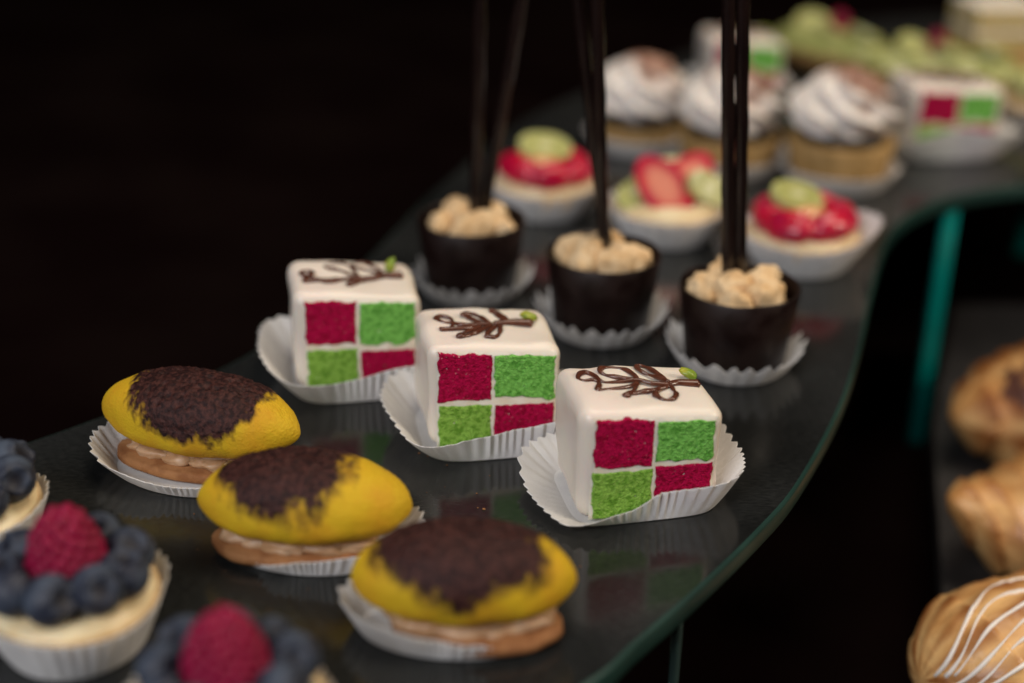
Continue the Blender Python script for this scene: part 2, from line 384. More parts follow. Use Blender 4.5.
# ------------------------------------------------------------------ fondant squares
PIPES = [
 {'stem': [(1.44, 0.23), (1.17, 0.21), (0.9, 0.19)], 'A': [(0.9, 0.16), (0.25, -0.02), (-0.5, -0.2), (-1.07, -0.12), (-1.22, 0.09), (-1.13, 0.38), (-1.31, 0.57), (-1.47, 0.34), (-1.33, -0.03), (-1.39, -0.4), (-0.92, -0.27), (-0.18, -0.18)], 'B': [(0.14, -0.01), (-0.25, 0.54), (-0.66, 0.76), (-0.69, 1.07), (-0.26, 1.22), (0.01, 0.9), (0.17, 0.1)], 'C': [(0.91, 0.25), (0.61, 0.56), (0.15, 0.85), (0.09, 1.17), (0.45, 1.3), (0.77, 0.88), (0.93, 0.3)], 'D': [(0.36, 0.02), (0.06, -0.43), (-0.16, -0.61), (-0.04, -0.34), (0.45, -0.19), (0.84, 0.12)], 'E': [(-0.29, -0.14), (-0.72, -0.43), (-0.84, -0.37), (-0.49, -0.12)], 'pist': [(1.2, 0.70)]},
 {'stem': [(1.25, 0.3), (0.9, 0.33), (0.6, 0.32), (0.23, 0.22)], 'A': [(0.23, 0.22), (-0.17, 0.17), (-0.58, 0.07), (-0.86, 0.25), (-0.93, 0.59), (-1.19, 0.74), (-1.33, 0.54), (-1.16, 0.26), (-0.92, 0.18), (-1.05, -0.15), (-1.31, -0.26), (-0.81, -0.2), (-0.29, -0.01)], 'B': [(-0.07, 0.16), (-0.41, 0.68), (-0.57, 0.89), (-0.27, 1.0), (-0.06, 0.69), (0.09, 0.24)], 'C': [(0.61, 0.37), (0.38, 0.93), (0.28, 1.19), (0.45, 1.19), (0.58, 0.71), (0.68, 0.36)], 'D': [(-0.19, 0.03), (-0.64, -0.43), (-0.85, -0.7), (-0.65, -0.68), (-0.35, -0.42), (0.12, 0.09)], 'E': [(0.27, 0.12), (-0.05, -0.45), (-0.11, -0.72), (0.1, -0.74), (0.27, -0.42), (0.37, 0.11)], 'pist': [(1.28, 0.68)]},
 {'stem': [(1.57, 0.22), (1.32, 0.26), (1.05, 0.3), (0.81, 0.21)], 'A': [(0.81, 0.21), (0.41, 0.29), (0.05, 0.49), (-0.39, 0.45), (-0.8, 0.37), (-0.94, 0.51), (-1.0, 0.86), (-1.16, 1.04), (-1.35, 0.92), (-1.45, 0.67), (-1.33, 0.49), (-1.11, 0.52), (-0.99, 0.38), (-1.03, 0.17), (-1.14, -0.14), (-0.83, -0.05), (-0.25, 0.12), (-0.01, 0.36)], 'B': [(0.08, 0.53), (0.04, 0.88), (-0.11, 1.2), (-0.41, 1.35), (-0.67, 1.32), (-0.79, 1.11), (-0.68, 0.88), (-0.39, 0.69), (-0.03, 0.49)], 'C': [(0.83, 0.4), (0.74, 0.79), (0.58, 1.2), (0.41, 1.48), (0.28, 1.44), (0.27, 1.17), (0.44, 0.9), (0.67, 0.62), (0.82, 0.35)], 'D': [(-0.02, 0.32), (-0.21, -0.13), (-0.48, -0.44), (-0.24, -0.3), (0.17, -0.16), (0.68, 0.02)], 'E': [(0.8, 0.14), (0.41, -0.13), (0.28, -0.41), (0.38, -0.7), (0.61, -0.72), (0.8, -0.44), (0.83, -0.11), (0.82, 0.14)], 'pist': [(1.5, 0.74)]}]

def rounded_box(mb, hx, hy, z0, z1, r, N=22, seed=0, amp=0.02, taper=0.0):
    cz = (z0 + z1) / 2; hz = (z1 - z0) / 2
    for ax in range(3):
        for sg in (-1, 1):
            def fn(u, v, ax=ax, sg=sg):
                h = (hx, hy, hz)
                c = [0, 0, 0]; c[ax] = sg * h[ax]
                o = [(1, 2), (2, 0), (0, 1)][ax]
                # finer spacing near the rounded edges
                def sp(t, hh):
                    t = t * 2 - 1
                    s = math.copysign(1 - (1 - abs(t)) ** 1.6, t); return s * hh
                c[o[0]] = sp(u, h[o[0]]); c[o[1]] = sp(v, h[o[1]])
                inner = Vector([max(-h[i] + r, min(h[i] - r, c[i])) for i in range(3)])
                d = Vector(c) - inner
                p = inner + (d.normalized() * r if d.length > 1e-9 else d)
                k = 1 + taper * (p.z / hz)
                w = amp * fbm((p.x + seed * 9, p.y, p.z), 0.7, 2) * (0.12 if d.y < -0.3 * d.length else 1.0)
                p = Vector((p.x * k, p.y * k, p.z)) + (d.normalized() if d.length > 1e-9 else Vector((0, 0, 0))) * w
                return (p.x, p.y, p.z + cz)
            mb.grid(fn, N, N, flip=(sg < 0))

def sponge(mb, x0, x1, z0, z1, yf, seed, wav_bottom=0.0, N=90):
    """porous slab facing -y with an irregular outline"""
    depth = 0.35
    def fn(u, v):
        x = x0 + (x1 - x0) * u; z = z0 + (z1 - z0) * v
        e = min(u, 1 - u, v, 1 - v)
        w = max(0, 1 - e / 0.16)
        jx = 0.055 * fbm((x * 1.3 + seed, z * 1.3, seed * 2), 2.2, 3) * w
        jz = 0.055 * fbm((x * 1.3, z * 1.3 + seed, seed * 3), 2.2, 3) * w
        if wav_bottom: jz += wav_bottom * (1 - v) * fbm((x * 1.6 + seed * 2, 0, seed), 1.1, 2)
        edge = max(0.0, 1 - e / 0.05)
        por = fbm((x, z, seed), 12.0, 3)
        hole = max(0.0, fbm((x + 3, z + seed, seed), 9.0, 2) - 0.30) * 0.10
        y = yf - 0.03 + 0.010 * por + hole * 0.5 + edge * edge * 0.10
        m = 0.0
        m = max(0.0, min(1.0, (fbm((x * 2 + seed, z * 2, 9 + seed), 7.5, 2) - 0.66 + 0.55 * max(0, 1 - e / 0.03)) * 4.0)) * (1.0 if e < 0.07 else 0.4)
        return (x + jx, y, z + jz, m)
    mb.grid(fn, N, N)
    # body behind the cut face
    xm, zm = 0.03, 0.03
    q = [(x, y, z) for y in (yf + 0.06, yf + depth) for x, z in ((x0 + xm, z0 + zm), (x1 - xm, z0 + zm), (x1 - xm, z1 - zm), (x0 + xm, z1 - zm))]
    mb.add(q, [(0, 1, 2, 3), (7, 6, 5, 4), (0, 4, 5, 1), (1, 5, 6, 2), (2, 6, 7, 3), (3, 7, 4, 0)])

def fondant_square(label, x, y, rz, variant, seed, scale=1.0, hl=3.08, hr=2.76, group='fondant checkerboard cakes'):
    t = thing('checkerboard_cake', label, 'cake', x, y, 0.09, rz, group)
    hx, hy, H = 1.80, 1.36, 3.00
    mb = MB(); rounded_box(mb, hx, hy, 0, H, 0.36, seed=seed, amp=0.09, taper=0.02)
    fond = mb
    yf = -hy
    def wedge(mb):
        mb.v = [(p[0] + 0.03 * (p[2] / H) * 0, p[1], p[2] * (hl + (hr - hl) * (p[0] + hx) / (2 * hx)) / H) for p in mb.v]; return mb
    xl, xr = -hx + 0.27, hx - (0.15, 0.15, 0.22)[variant % 3]; xm = (xl + xr) / 2 + (-0.08, -0.12, 0.02)[variant % 3]
    zt = H - 0.19; zb = 0.06; zmL = (zt + zb) / 2 + (-0.06, -0.10, 0.0)[variant % 3]
    gapL = (0.12, 0.07, 0.06)[variant % 3]; gapR = (0.18, 0.13, 0.085)[variant % 3]
    zmR = zmL + (-0.06, 0.0, 0.10)[variant % 3]
    mb = MB()
    def cr(u, v):
        xx = xl - 0.04 + (xr - xl + 0.08) * u; zz = zb + (zt + 0.03 - zb) * v; e = min(u, 1 - u, v, 1 - v)
        return (xx, yf - 0.018 + 0.02 * fbm((xx, zz, seed), 3, 2) + max(0, 1 - e / 0.03) * 0.05, zz)
    wedge(fond).build('fondant', M['fondant'], t, angle=180)
    mb.grid(cr, 40, 40); wedge(mb).build('cream_layer', M['cream'], t, angle=180)
    specs = [('red', xl, xm - 0.005, zmL + gapL / 2, zt, 0.07), ('green', xm + 0.012, xr, zmR + gapR / 2, zt - 0.03, 0.22),
             ('green_light', xl, xm - 0.005, zb, zmL - gapL / 2, 0.05), ('red', xm + 0.012, xr, zb, zmR - gapR / 2, 0.0)]
    for i, (c, a, b, c0, c1, wv) in enumerate(specs):
        mb = MB(); sponge(mb, a, b, c0, c1, yf - 0.02, seed * 7 + i * 3.3, wv)
        o = wedge(mb).build('sponge_square', M[c], t, angle=180, weld=False)
        o['label'] = {'red': 'crimson sponge square', 'green': 'bright green sponge square', 'green_light': 'yellowish green sponge square'}[c]
    P = PIPES[variant % 3]; mb = MB(); rnd = random.Random(seed)
    for k in 'ABCDE':
        pts = [(px, py * 0.86 - 0.15, H + 0.03 + 0.012 * (i % 3)) for i, (px, py) in enumerate(P[k])]
        path = catmull(pts, 6); m_ = len(path)
        ph = rnd.random() * 6
        tube(mb, path, lambda s: 0.063 + 0.015 * math.sin(s * 17 + ph) + 0.008 * math.sin(s * 41 + ph), 10, flat=0.85)
    for k, r0 in (('D', 0.10), ('E', 0.085)):
        px, py = P[k][2]; blob(mb, (px, py * 0.86 - 0.15, H + 0.03), (r0 * 1.15, r0, 0.085), seed, 0.08, 1, 2)
    st = catmull([(px, py * 0.86 - 0.15, H + 0.05) for px, py in P['stem']], 6)
    tube(mb, st, lambda s: 0.15 - 0.06 * s, 12, flat=0.8)
    wedge(mb).build('chocolate_piping', M['piping'], t, angle=180, weld=False)
    px, py = P['pist'][0]; mb = MB()
    from mathutils import Euler
    rot = [Euler((0.3, -0.9, 0.9)), Euler((0.2, 0.1, -0.3)), Euler((0.2, 0.3, -0.5))][variant % 3]
    blob(mb, (px - 0.02, py * 0.86 - 0.17, H + 0.13 + (0.1 if variant % 3 == 0 else 0)), (0.25, 0.15, 0.12), seed, 0.25, 1.2, 3, rot=rot)
    wedge(mb).build('pistachio', M['pistachio'], t, angle=180)
    t.scale = (scale,) * 3
    return t

sqbase = lambda a: sq(1.90, 1.50, 5.0)(a)
C3 = (3.17, 31.45, 0.23); C2 = (-0.70, 34.92, 0.20); C1 = (-4.68, 38.15, 0.22)
paper_cup('pleated paper cup spread under the front right fondant square', *C3, sqbase,
          lerp_angle([(0, .95), (45, .9), (90, .6), (135, .7), (180, 1.0), (215, .75), (250, .22), (285, .25), (320, .55)]),
          lerp_angle([(0, 1.0), (45, 1.05), (90, .9), (135, .7), (180, .42), (215, .30), (245, .42), (280, .92), (320, 1.05)]), n=54, seed=1)
paper_cup('pleated paper cup under the middle fondant square, beside the dark nut cups', *(-0.634, 34.597, 0.2), lambda a: sq(1.95, 1.72, 4.0)(a),
          lerp_angle([(0, .6), (60, .5), (110, .5), (150, .8), (180, .9), (220, .75), (255, .12), (300, .12), (330, .4)]),
          lerp_angle([(0, 1.0), (90, .9), (150, .95), (185, .95), (225, .72), (250, .72), (290, .92), (330, 1.05)]), n=54, seed=2)
paper_cup('pleated paper cup under the rear left fondant square at the shelf edge', *(-4.548, 37.79, 0.22), lambda a: sq(1.95, 1.76, 4.0)(a),
          lerp_angle([(0, .6), (60, .5), (110, .5), (150, .9), (190, .95), (225, .7), (260, .15), (300, .12), (330, .4)]),
          lerp_angle([(0, 1.0), (90, .9), (150, 1.15), (185, 1.2), (225, .85), (255, .75), (300, .98)]), n=54, seed=3)
fondant_square('white fondant square nearest the glass edge, front right of the row of three', *C3, 2, 1)
fondant_square('white fondant square in the middle of the row of three, between two others', *C2, 1, 2)
fondant_square('white fondant square at the rear left of the row of three, pistachio standing upright', *C1, 0, 3)

# ------------------------------------------------------------------ yellow madeleines
def madeleine(label, x, y, rz, L, patch, seed, zb=0.50, tilt=0.0, bis=(0, 0), Hh=1.95):
    t = thing('yellow_cake', label, 'cake', x, y, 0.08, rz, 'yellow cakes with cocoa tops')
    W = 1.32; cz = zb + 0.72
    mb = MB()
    def fn(u, v):
        s = -math.cos(PI * v) ; a = 2 * PI * u
        sx = s * L
        w = (1 - abs(s) ** 2.3) ** 0.66 if abs(s) < 1 else 0
        yy = math.cos(a); zz = math.sin(a)
        up = 1.22 if zz > 0 else 0.78
        py = W * w * math.copysign(abs(yy) ** 0.92, yy)
        pz = up * (w ** 0.85) * math.copysign(abs(zz) ** 0.95, zz)
        pn = fbm((sx + seed * 5, py, pz), 0.9, 3)
        pz += 0.04 * pn; py += 0.05 * pn
        # cocoa patch: upper side, ragged border
        c0, c1, lim = patch
        q = (sx - c0) / c1
        border = lim + 0.95 * q * q + 0.30 * fbm((sx * 1.0 + seed * 3, py * 1.0, pz), 1.1, 2) + 0.16 * fbm((sx * 1.6, py, pz * 0.7 + seed), 3.5, 2) + 0.08 * fbm((sx, py, pz + seed), 9, 2)
        d = (pz / 1.22 + (-py * 0.0) - border)
        m = max(0.0, min(1.0, d * (5.0 if seed == 1 else 2.8) + 0.5)) if zz > -0.2 else 0.0
        if m > 0:
            g = fbm((sx, py, pz + seed), 5.5, 3); hl = max(0.0, fbm((sx + 4, py, pz + seed), 4.5, 2) - 0.15)
            pz += m * (0.03 + 0.035 * g - (0.14 if seed == 1 else 0.07) * hl); py += m * 0.025 * g
        fine = fbm((sx, py, pz + 5), 9, 2) * 0.008
        return (sx + fine, py, cz + pz + fine + sx * math.tan(tilt), m)
    mb.grid(fn, 230, 170, wrap_u=True)
    mb.build('sponge', M['banana'], t, angle=180)
    mb = MB(); rnd = random.Random(seed)
    lathe(mb, [(0.01, 0.06), (1.0, 0.06), (1.06, 0.14), (1.05, 0.28), (0.98, 0.34), (0.01, 0.34)], 60,
          lambda a, j, r, z: (r * (1 + 0.05 * fbm((math.cos(a) * 2, math.sin(a) * 2, seed), 1, 2)), z + 0.03 * fbm((math.cos(a) * r, math.sin(a) * r, seed + 4), 1.5, 2)))
    mb.v = [(p[0] * L * 0.72 + bis[0], p[1] * 0.95 + bis[1], p[2]) for p in mb.v]
    mb.build('biscuit', M['biscuit'], t, angle=60)
    mb = MB()
    for i in range(11):
        a = 2 * PI * i / 11
        blob(mb, (math.cos(a) * L * (0.50 + rnd.uniform(-.06, .04)) + bis[0] * .6, math.sin(a) * rnd.uniform(.40, .52) + bis[1] * .6, 0.44 + rnd.uniform(-.06, .04)), (rnd.uniform(.5, .85), 0.36, 0.2), seed * 3 + i, 0.35, 1.6, 3)
    blob(mb, (0, 0, 0.5), (L * 0.60, 0.78, 0.26), seed, 0.12, 1, 2)
    mb.build('cream_filling', M['filling'], t, angle=180, weld=False)
    return t
B1 = (-8.07, 32.40, R(-15.5)); B2 = (-4.82, 28.55, R(-3)); B3 = (-0.96, 25.6, R(0.6))
madeleine('rearmost yellow cake of the row, cocoa top spread far right', *B1, 2.8, (0.30, 2.25, 0.06), 1, bis=(-.25, -.2), zb=0.58)
madeleine('middle yellow cake of its row of three, brown cocoa patch on the left half', *B2, 2.55, (-0.55, 2.15, 0.22), 2, bis=(-.3, -.15))
madeleine('yellow cake at the front of its row, just behind the bottom edge of the photo', *B3, 2.45, (-0.02, 2.75, 0.17), 3, bis=(.3, -.3))
paper_cup('oval paper cup under the rear yellow cake, near the left shelf edge', -8.3, 32.15, B1[2], ell(2.1, 1.35), lerp_angle([(0, .2), (90, .25), (180, .5), (215, .55), (270, .3)]),
          lerp_angle([(0, .4), (90, .5), (180, .75), (225, .6), (270, .42)]), n=48, seed=4)
paper_cup('oval paper cup under the middle yellow cake of its row', -4.62, 28.5, B2[2], ell(2.0, 1.1), lerp_angle([(0, .6), (90, .3), (180, .15), (215, .15), (270, .22), (315, .3)]),
          lerp_angle([(0, .8), (90, .5), (180, .2), (225, .22), (270, .50), (315, .62)]), n=48, seed=5)
paper_cup('oval paper cup under the front yellow cake, flattened in front', -1.3, 25.5, B3[2] - .1, ell(2.0, 1.1), lerp_angle([(0, .2), (90, .3), (180, .45), (225, .4), (270, .25), (315, .15)]),
          lerp_angle([(0, .22), (90, .5), (180, .8), (225, .82), (265, .66), (300, .48), (330, .25)]), n=48, seed=6)

# ------------------------------------------------------------------ chocolate cups with crumble and sticks
def choc_cup(label, x, y, rz, sticks, seed):
    t = thing('chocolate_cup', label, 'dessert', x, y, 0.06, rz, 'chocolate cups with crumble')
    mb = MB()
    prof = [(0.01, 0), (1.42, 0), (1.48, 0.05), (1.80, 2.55), (1.76, 2.60), (1.68, 2.56), (1.50, 1.2), (0.01, 1.15)]
    lathe(mb, prof, 72, lambda a, j, r, z: (r * (1 + 0.012 * fbm((math.cos(a) * 2, math.sin(a) * 2, z + seed), 1, 2)), z + (0.05 * fbm((math.cos(a) * 1.5, math.sin(a) * 1.5, seed), 1, 2) if z > 2 else 0)))
    mb.build('cup_shell', M['choc'], t, angle=50)
    mb = MB(); lathe(mb, [(0.01, 1.7), (0.9, 1.72), (1.56, 1.75), (1.5, 1.2)], 48); mb.build('mousse', M['cocoa'], t, angle=60)
    rnd = random.Random(seed); from mathutils import Euler
    spots = [(-0.98, -0.28, .50, .05), (-0.05, -0.80, .62, .12), (0.98, -0.30, .50, -.02), (-0.62, 0.85, .54, .14), (0.72, 0.80, .52, .06), (-0.42, 0.10, .46, .34), (0.42, -0.48, .42, .30)]
    turn = seed * 0.55 - 0.6
    for i, (qx, qy, rr_, lift) in enumerate(spots):
        px = qx * math.cos(turn) - qy * math.sin(turn); py = qx * math.sin(turn) + qy * math.cos(turn)
        rr_ *= rnd.uniform(1.02, 1.2)
        mb = MB()
        blob(mb, (px, py, 2.24 + lift + rnd.uniform(-.04, .10)), (rr_ * rnd.uniform(.95, 1.15), rr_ * rnd.uniform(.72, .9), rr_ * rnd.uniform(.78, .95)), seed * 20 + i, 0.30, 1.0, 4,
             rot=Euler((rnd.uniform(-.4, .4), rnd.uniform(-.4, .4), rnd.uniform(0, 6))), boxy=0.12)
        mb.v = [(p[0] + .035 * fbm(p, 4.5, 2), p[1] + .035 * fbm((p[1], p[2], p[0]), 4.5, 2), p[2] + .06 * fbm((p[2], p[0], p[1]), 4, 3)) for p in mb.v]
        mb.build('crumble_piece', M['crumb'], t, angle=180)
    for (p0, p1) in sticks:
        a = Vector(p0); b = Vector(p1); d = b - a
        path = [a - d * 0.06 + d * 1.45 * k / 26 + Vector((0.012 * fbm((k * .4, seed, 0)), 0.012 * fbm((k * .4, seed, 5)), 0)) for k in range(27)]
        mb = MB(); tube(mb, path, lambda s: 0.195 + 0.012 * math.sin(s * 40 + seed), 14, up=Vector((0, 1, 0)))
        o = mb.build('chocolate_stick', M['stick'], t, angle=60)
    return t
K1 = (-1.41, 44.2); K2 = (2.83, 41.3); K3 = (6.75, 38.9)
def rel(k, pts): return [tuple((p[0] - k[0], p[1] - k[1], p[2] - 0.06) for p in pr) for pr in pts]
STICKS = [[[[-1.29, 44.2, 3.08], [-1.15, 44.2, 9.79]], [[-0.94, 44.6, 3.01], [0.11, 44.6, 9.73]]], [[[2.88, 41.5, 3.04], [1.76, 41.5, 10.41]], [[2.77, 41.15, 3.17], [2.29, 41.15, 10.5]]], [[[6.38, 39.0, 2.9], [5.74, 39.0, 11.01]], [[6.75, 39.1, 2.86], [6.16, 39.1, 10.99]]]]
choc_cup('dark chocolate cup at the rear left of three, crumble cubes and two spread sticks', *K1, 0, rel(K1, STICKS[0]), 1)
choc_cup('dark chocolate cup in the middle of three, two thin sticks crossing above', *K2, 0, rel(K2, STICKS[1]), 2)
choc_cup('dark chocolate cup at the right of three, two thick sticks side by side', *K3, 0, rel(K3, STICKS[2]), 3)
for lab, k, s in (('scalloped paper liner under the rear left chocolate cup', K1, 7), ('scalloped paper liner under the middle chocolate cup', K2, 8), ('scalloped paper liner under the right chocolate cup near the glass edge', K3, 9)):
    paper_cup(lab, *k, 0, const(1.52), lerp_angle([(0, .5), (90, .6), (180, .5), (270, .42)]), lerp_angle([(0, .62), (90, .8), (180, .7), (270, .68)]), n=25, seed=s, group='paper liners of the chocolate cups', amp=0.30, scal=0.20)

# ------------------------------------------------------------------ blueberry tarts
def berry_mesh():
    mb = MB()
    def fn(u, v):
        ph = PI * v; th = 2 * PI * u
        r = 0.57; x = math.sin(ph) * math.cos(th) * r; y = math.sin(ph) * math.sin(th) * r; z = -math.cos(ph) * r * 0.92
        m = 0
        if ph > PI - 0.52:
            q = (ph - (PI - 0.52)) / 0.52
            z -= 0.13 * math.sin(q * PI / 2); m = min(1, q * 1.5)
        elif ph > PI - 0.80:
            q = 1 - abs(ph - (PI - 0.60)) / 0.2
            z += max(0, q) * (0.05 + 0.05 * math.cos(5 * th)); m = 0.25
        return (x, y, z, m)
    mb.grid(fn, 40, 28, wrap_u=True)
    return mb
def raspberry_geo(mb, c, H=1.9, Rr=0.8, dr=0.17):
    """drupelets on a spiral over a blunt cone"""
    rnd = random.Random(5); cnt = int(5.2 * Rr * H / dr / dr / 1.9)
    def rad(t): return Rr * (max(0.0, 1 - max(0.0, (t - 0.15) / 0.85) ** 2.4)) ** 0.62 * (0.90 + 0.10 * min(1.0, t / 0.15))
    prof = [(max(0.01, rad(k / 20) * 0.97), H * k / 20) for k in range(21)]
    b = MB(); lathe(b, prof, 32); b.v = [(p[0] + c[0], p[1] + c[1], p[2] + c[2]) for p in b.v]; mb.add(b.v, b.f)
    for k in range(cnt):
        t = 1 - ((k + 0.5) / cnt) ** 0.72
        r = rad(t); a = k * 2.39996
        q = dr * rnd.uniform(.95, 1.12)
        blob(mb, (c[0] + r * 0.93 * math.cos(a), c[1] + r * 0.93 * math.sin(a), c[2] + H * t * 0.985), (q, q, q), 0, 0.0, 1, 2)
BERRY = None
def berry_tart(label, x, y, rz, seed, rasp=True):
    global BERRY
    t = thing('blueberry_tart', label, 'tart', x, y, 0.06, rz, 'blueberry tarts')
    mb = MB()
    lathe(mb, [(0.01, 0), (1.50, 0), (1.98, 1.12), (1.96, 1.20), (1.84, 1.20), (1.78, 1.05), (0.01, 1.0)], 64,
          lambda a, j, r, z: (r * (1 + 0.015 * fbm((math.cos(a) * 3, math.sin(a) * 3, seed), 1, 2)), z))
    mb.build('pastry_shell', M['pastry'], t, angle=50)
    mb = MB()
    lathe(mb, [(1.86, 1.06), (1.86, 1.24), (1.70, 1.36), (1.2, 1.44), (0.01, 1.5)], 64, lambda a, j, r, z: (r, z + 0.05 * fbm((math.cos(a) * r * 1.5, math.sin(a) * r * 1.5, seed), 1, 2)))
    mb.build('custard', M['custard'], t, angle=180)
    rnd = random.Random(seed); nb = 9
    for i in range(nb):
        a = 2 * PI * (i + 0.25) / nb + rnd.uniform(-.06, .06)
        if BERRY is None:
            BERRY = berry_mesh().build('blueberry', M['blueberry'], t, angle=180); o = BERRY
        else:
            o = BERRY.copy(); COL.objects.link(o); o.parent = t
        rr = 1.33 + rnd.uniform(-.05, .08)
        s = rnd.uniform(.93, 1.08); o.scale = (s, s, s)
        o.location = (rr * math.cos(a) * CM, rr * math.sin(a) * CM, (1.86 + rnd.uniform(-.06, .12)) * CM)
        o.rotation_euler = (rnd.uniform(0.0, 1.2), rnd.uniform(-0.8, 0.8), rnd.uniform(-1, 1))
    if rasp:
        mb = MB(); raspberry_geo(mb, (0, 0, 1.42), H=1.95, Rr=0.80, dr=0.175); mb.build('raspberry', M['raspberry'], t, angle=180, weld=False)
    t.scale = (0.94,) * 3
    return t
for lab, plab, x, y, s, ra in (('blueberry tart at the bottom left corner with a tall raspberry in the middle', 'pale pleated paper cup under the left blueberry tart with the tall raspberry', -9.3, 25.0, 1, True),
                     ('blueberry tart cut by the bottom edge of the photo, raspberry low in front', 'pleated paper cup under the blueberry tart at the bottom edge', -5.3, 21.55, 2, True),
                     ('blueberry tart at the left edge showing only two blueberries', 'pleated paper cup under the blueberry tart at the left edge', -12.9, 28.4, 3, False)):
    berry_tart(lab, x, y, s * 0.4, s, ra)
    paper_cup(plab, x, y, s, const(1.49), const(0.50), lerp_angle([(0, 1.30), (90, 1.3), (180, 1.30), (270, 1.12)]), n=42, seed=10 + s, group='paper cups of the blueberry tarts', amp=0.14)

# ------------------------------------------------------------------ strawberry and kiwi tartlets
from mathutils import Euler
def slab(mb, outline_fn, th, place, N=36, core=None, rim=0.12):
    """flat rounded slice; outline_fn(a)->r ; place: Matrix ; mask = 1 at the pale core"""
    def fn(u, v):
        a = 2 * PI * u; ro = outline_fn(a)
        # v: 0 bottom centre -> 0.5 rim -> 1 top centre
        if v < 0.42: k = v / 0.42; z = -th / 2
        elif v > 0.58: k = (1 - v) / 0.42; z = th / 2
        else: k = 1 + 0.0; z = th / 2 * math.sin((v - 0.5) / 0.08 * PI / 2)
        rr = ro * k * (1 - (0.06 if abs(z) >= th / 2 - 1e-6 else 0) * (k > 0.95))
        m = core(k, a) if core else 0.0
        p = place @ Vector((rr * math.cos(a), rr * math.sin(a), z + 0.015 * fbm((rr * math.cos(a), rr * math.sin(a), th), 4, 2)))
        return (p.x, p.y, p.z, m)
    mb.grid(fn, N, 26, wrap_u=True)
def straw_out(s=1.0):
    return lambda a: s * 0.95 * (1 + 0.14 * math.cos(a)) / math.sqrt(math.cos(a) ** 2 + (math.sin(a) / 0.60) ** 2)
def straw_core(k, a): return max(0.0, min(1.0, (0.80 - k) * 2.6)) * 0.9
def kiwi_core(k, a): return max(0.0, min(1.0, (0.34 - k) * 8)) if k < 0.5 else (0.25 if 0.8 < k else 0.1)
def PL(x, y, z, rx=0, ry=0, rz=0): return Matrix.Translation((x, y, z)) @ Euler((rx, ry, rz)).to_matrix().to_4x4()

def fruit_tart(label, x, y, rz, style, seed):
    t = thing('fruit_tartlet', label, 'tartlet', x, y, 0.06, rz, 'strawberry and kiwi tartlets')
    mb = MB()
    lathe(mb, [(0.01, 0), (1.55, 0), (2.05, 1.05), (2.0, 1.15), (1.88, 1.1), (0.01, 0.95)], 56, lambda a, j, r, z: (r * (1 + .04 * math.cos(18 * a) * (z > .5)), z))
    mb.build('pastry_shell', M['pale_pastry'], t, angle=60)
    mb = MB(); lathe(mb, [(1.86, 1.0), (1.9, 1.16), (1.6, 1.38), (0.9, 1.5), (0.01, 1.55)], 48, lambda a, j, r, z: (r, z + .06 * fbm((math.cos(a) * r, math.sin(a) * r, seed), 1, 2))); mb.build('custard', M['custard'], t, angle=180)
    rnd = random.Random(seed)
    if style == 'ring':
        for i in range(6):
            a = 2 * PI * i / 6 - 0.25 + rnd.uniform(-.1, .1)
            fr_ = max(0.0, -math.sin(a))
            mb = MB(); blob(mb, (1.28 * math.cos(a), 1.25 * math.sin(a), 1.66 + 0.08 * fr_ + rnd.uniform(-.05, .05)), (0.60, 0.98, 0.50 + 0.1 * fr_), seed * 9 + i, 0.22, 1.2, 3, rot=Euler((rnd.uniform(-.15, .15), rnd.uniform(0, .3), a)))
            mb.build('strawberry', M['strawberry'], t, angle=180)
        mb = MB(); slab(mb, lambda a: 0.95 + .10 * math.cos(2 * a), 0.26, PL(-0.1, 0.55, 2.25, 0.34, 0.10, 0.3), core=kiwi_core); mb.build('kiwi_slice', M['kiwi'], t, angle=60)
        mb = MB(); blob(mb, (0.0, -0.35, 1.85), (0.85, 0.42, 0.34), seed, 0.15, 1, 3, rot=Euler((0, .1, .2))); mb.build('peach_piece', M['peach'], t, angle=180)
    else:
        for (px, py, pz, rx, ry, rr, s) in ((-0.45, -0.45, 2.1, 1.0, 0.0, -0.95, 1.45), (0.75, 0.15, 2.2, 0.95, 0.1, -2.3, 1.3), (-0.2, 0.9, 1.95, 0.5, 0, -0.3, 1.2)):
            mb = MB(); slab(mb, straw_out(s), 0.4, PL(px, py, pz, rx, ry, 0) @ PL(0, 0, 0, 0, 0, rr), core=straw_core); mb.build('strawberry_slice', M['strawberry'], t, angle=60)
        for (px, py, pz, rx, ry, rr, s) in ((-1.35, -0.3, 1.75, 0.9, -0.5, 0.4, 0.62), (1.3, -0.55, 1.95, 1.0, 0.5, 0.2, 0.72), (0.3, 1.2, 2.0, .5, 0, 0, .8)):
            mb = MB(); slab(mb, lambda a, s=s: s * (1 + .25 * math.cos(2 * a)), 0.36, PL(px, py, pz, rx, ry, rr), core=kiwi_core); mb.build('kiwi_slice', M['kiwi'], t, angle=60)
    return t
FR = [((1.2, 52.3), 'ring', 'red strawberry tartlet with a kiwi slice behind the rear left chocolate cup', 'pleated paper cup under the rear left strawberry tartlet'),
      ((5.7, 49.7), 'fan', 'tartlet with fanned strawberry slices showing pale cores, between two red ringed tartlets', 'pleated paper cup under the tartlet with fanned strawberry slices'),
      ((10.25, 47.2), 'ring', 'glossy red strawberry tartlet with kiwi behind the right chocolate cup', 'wide paper cup with a raised right corner under the right strawberry tartlet')]
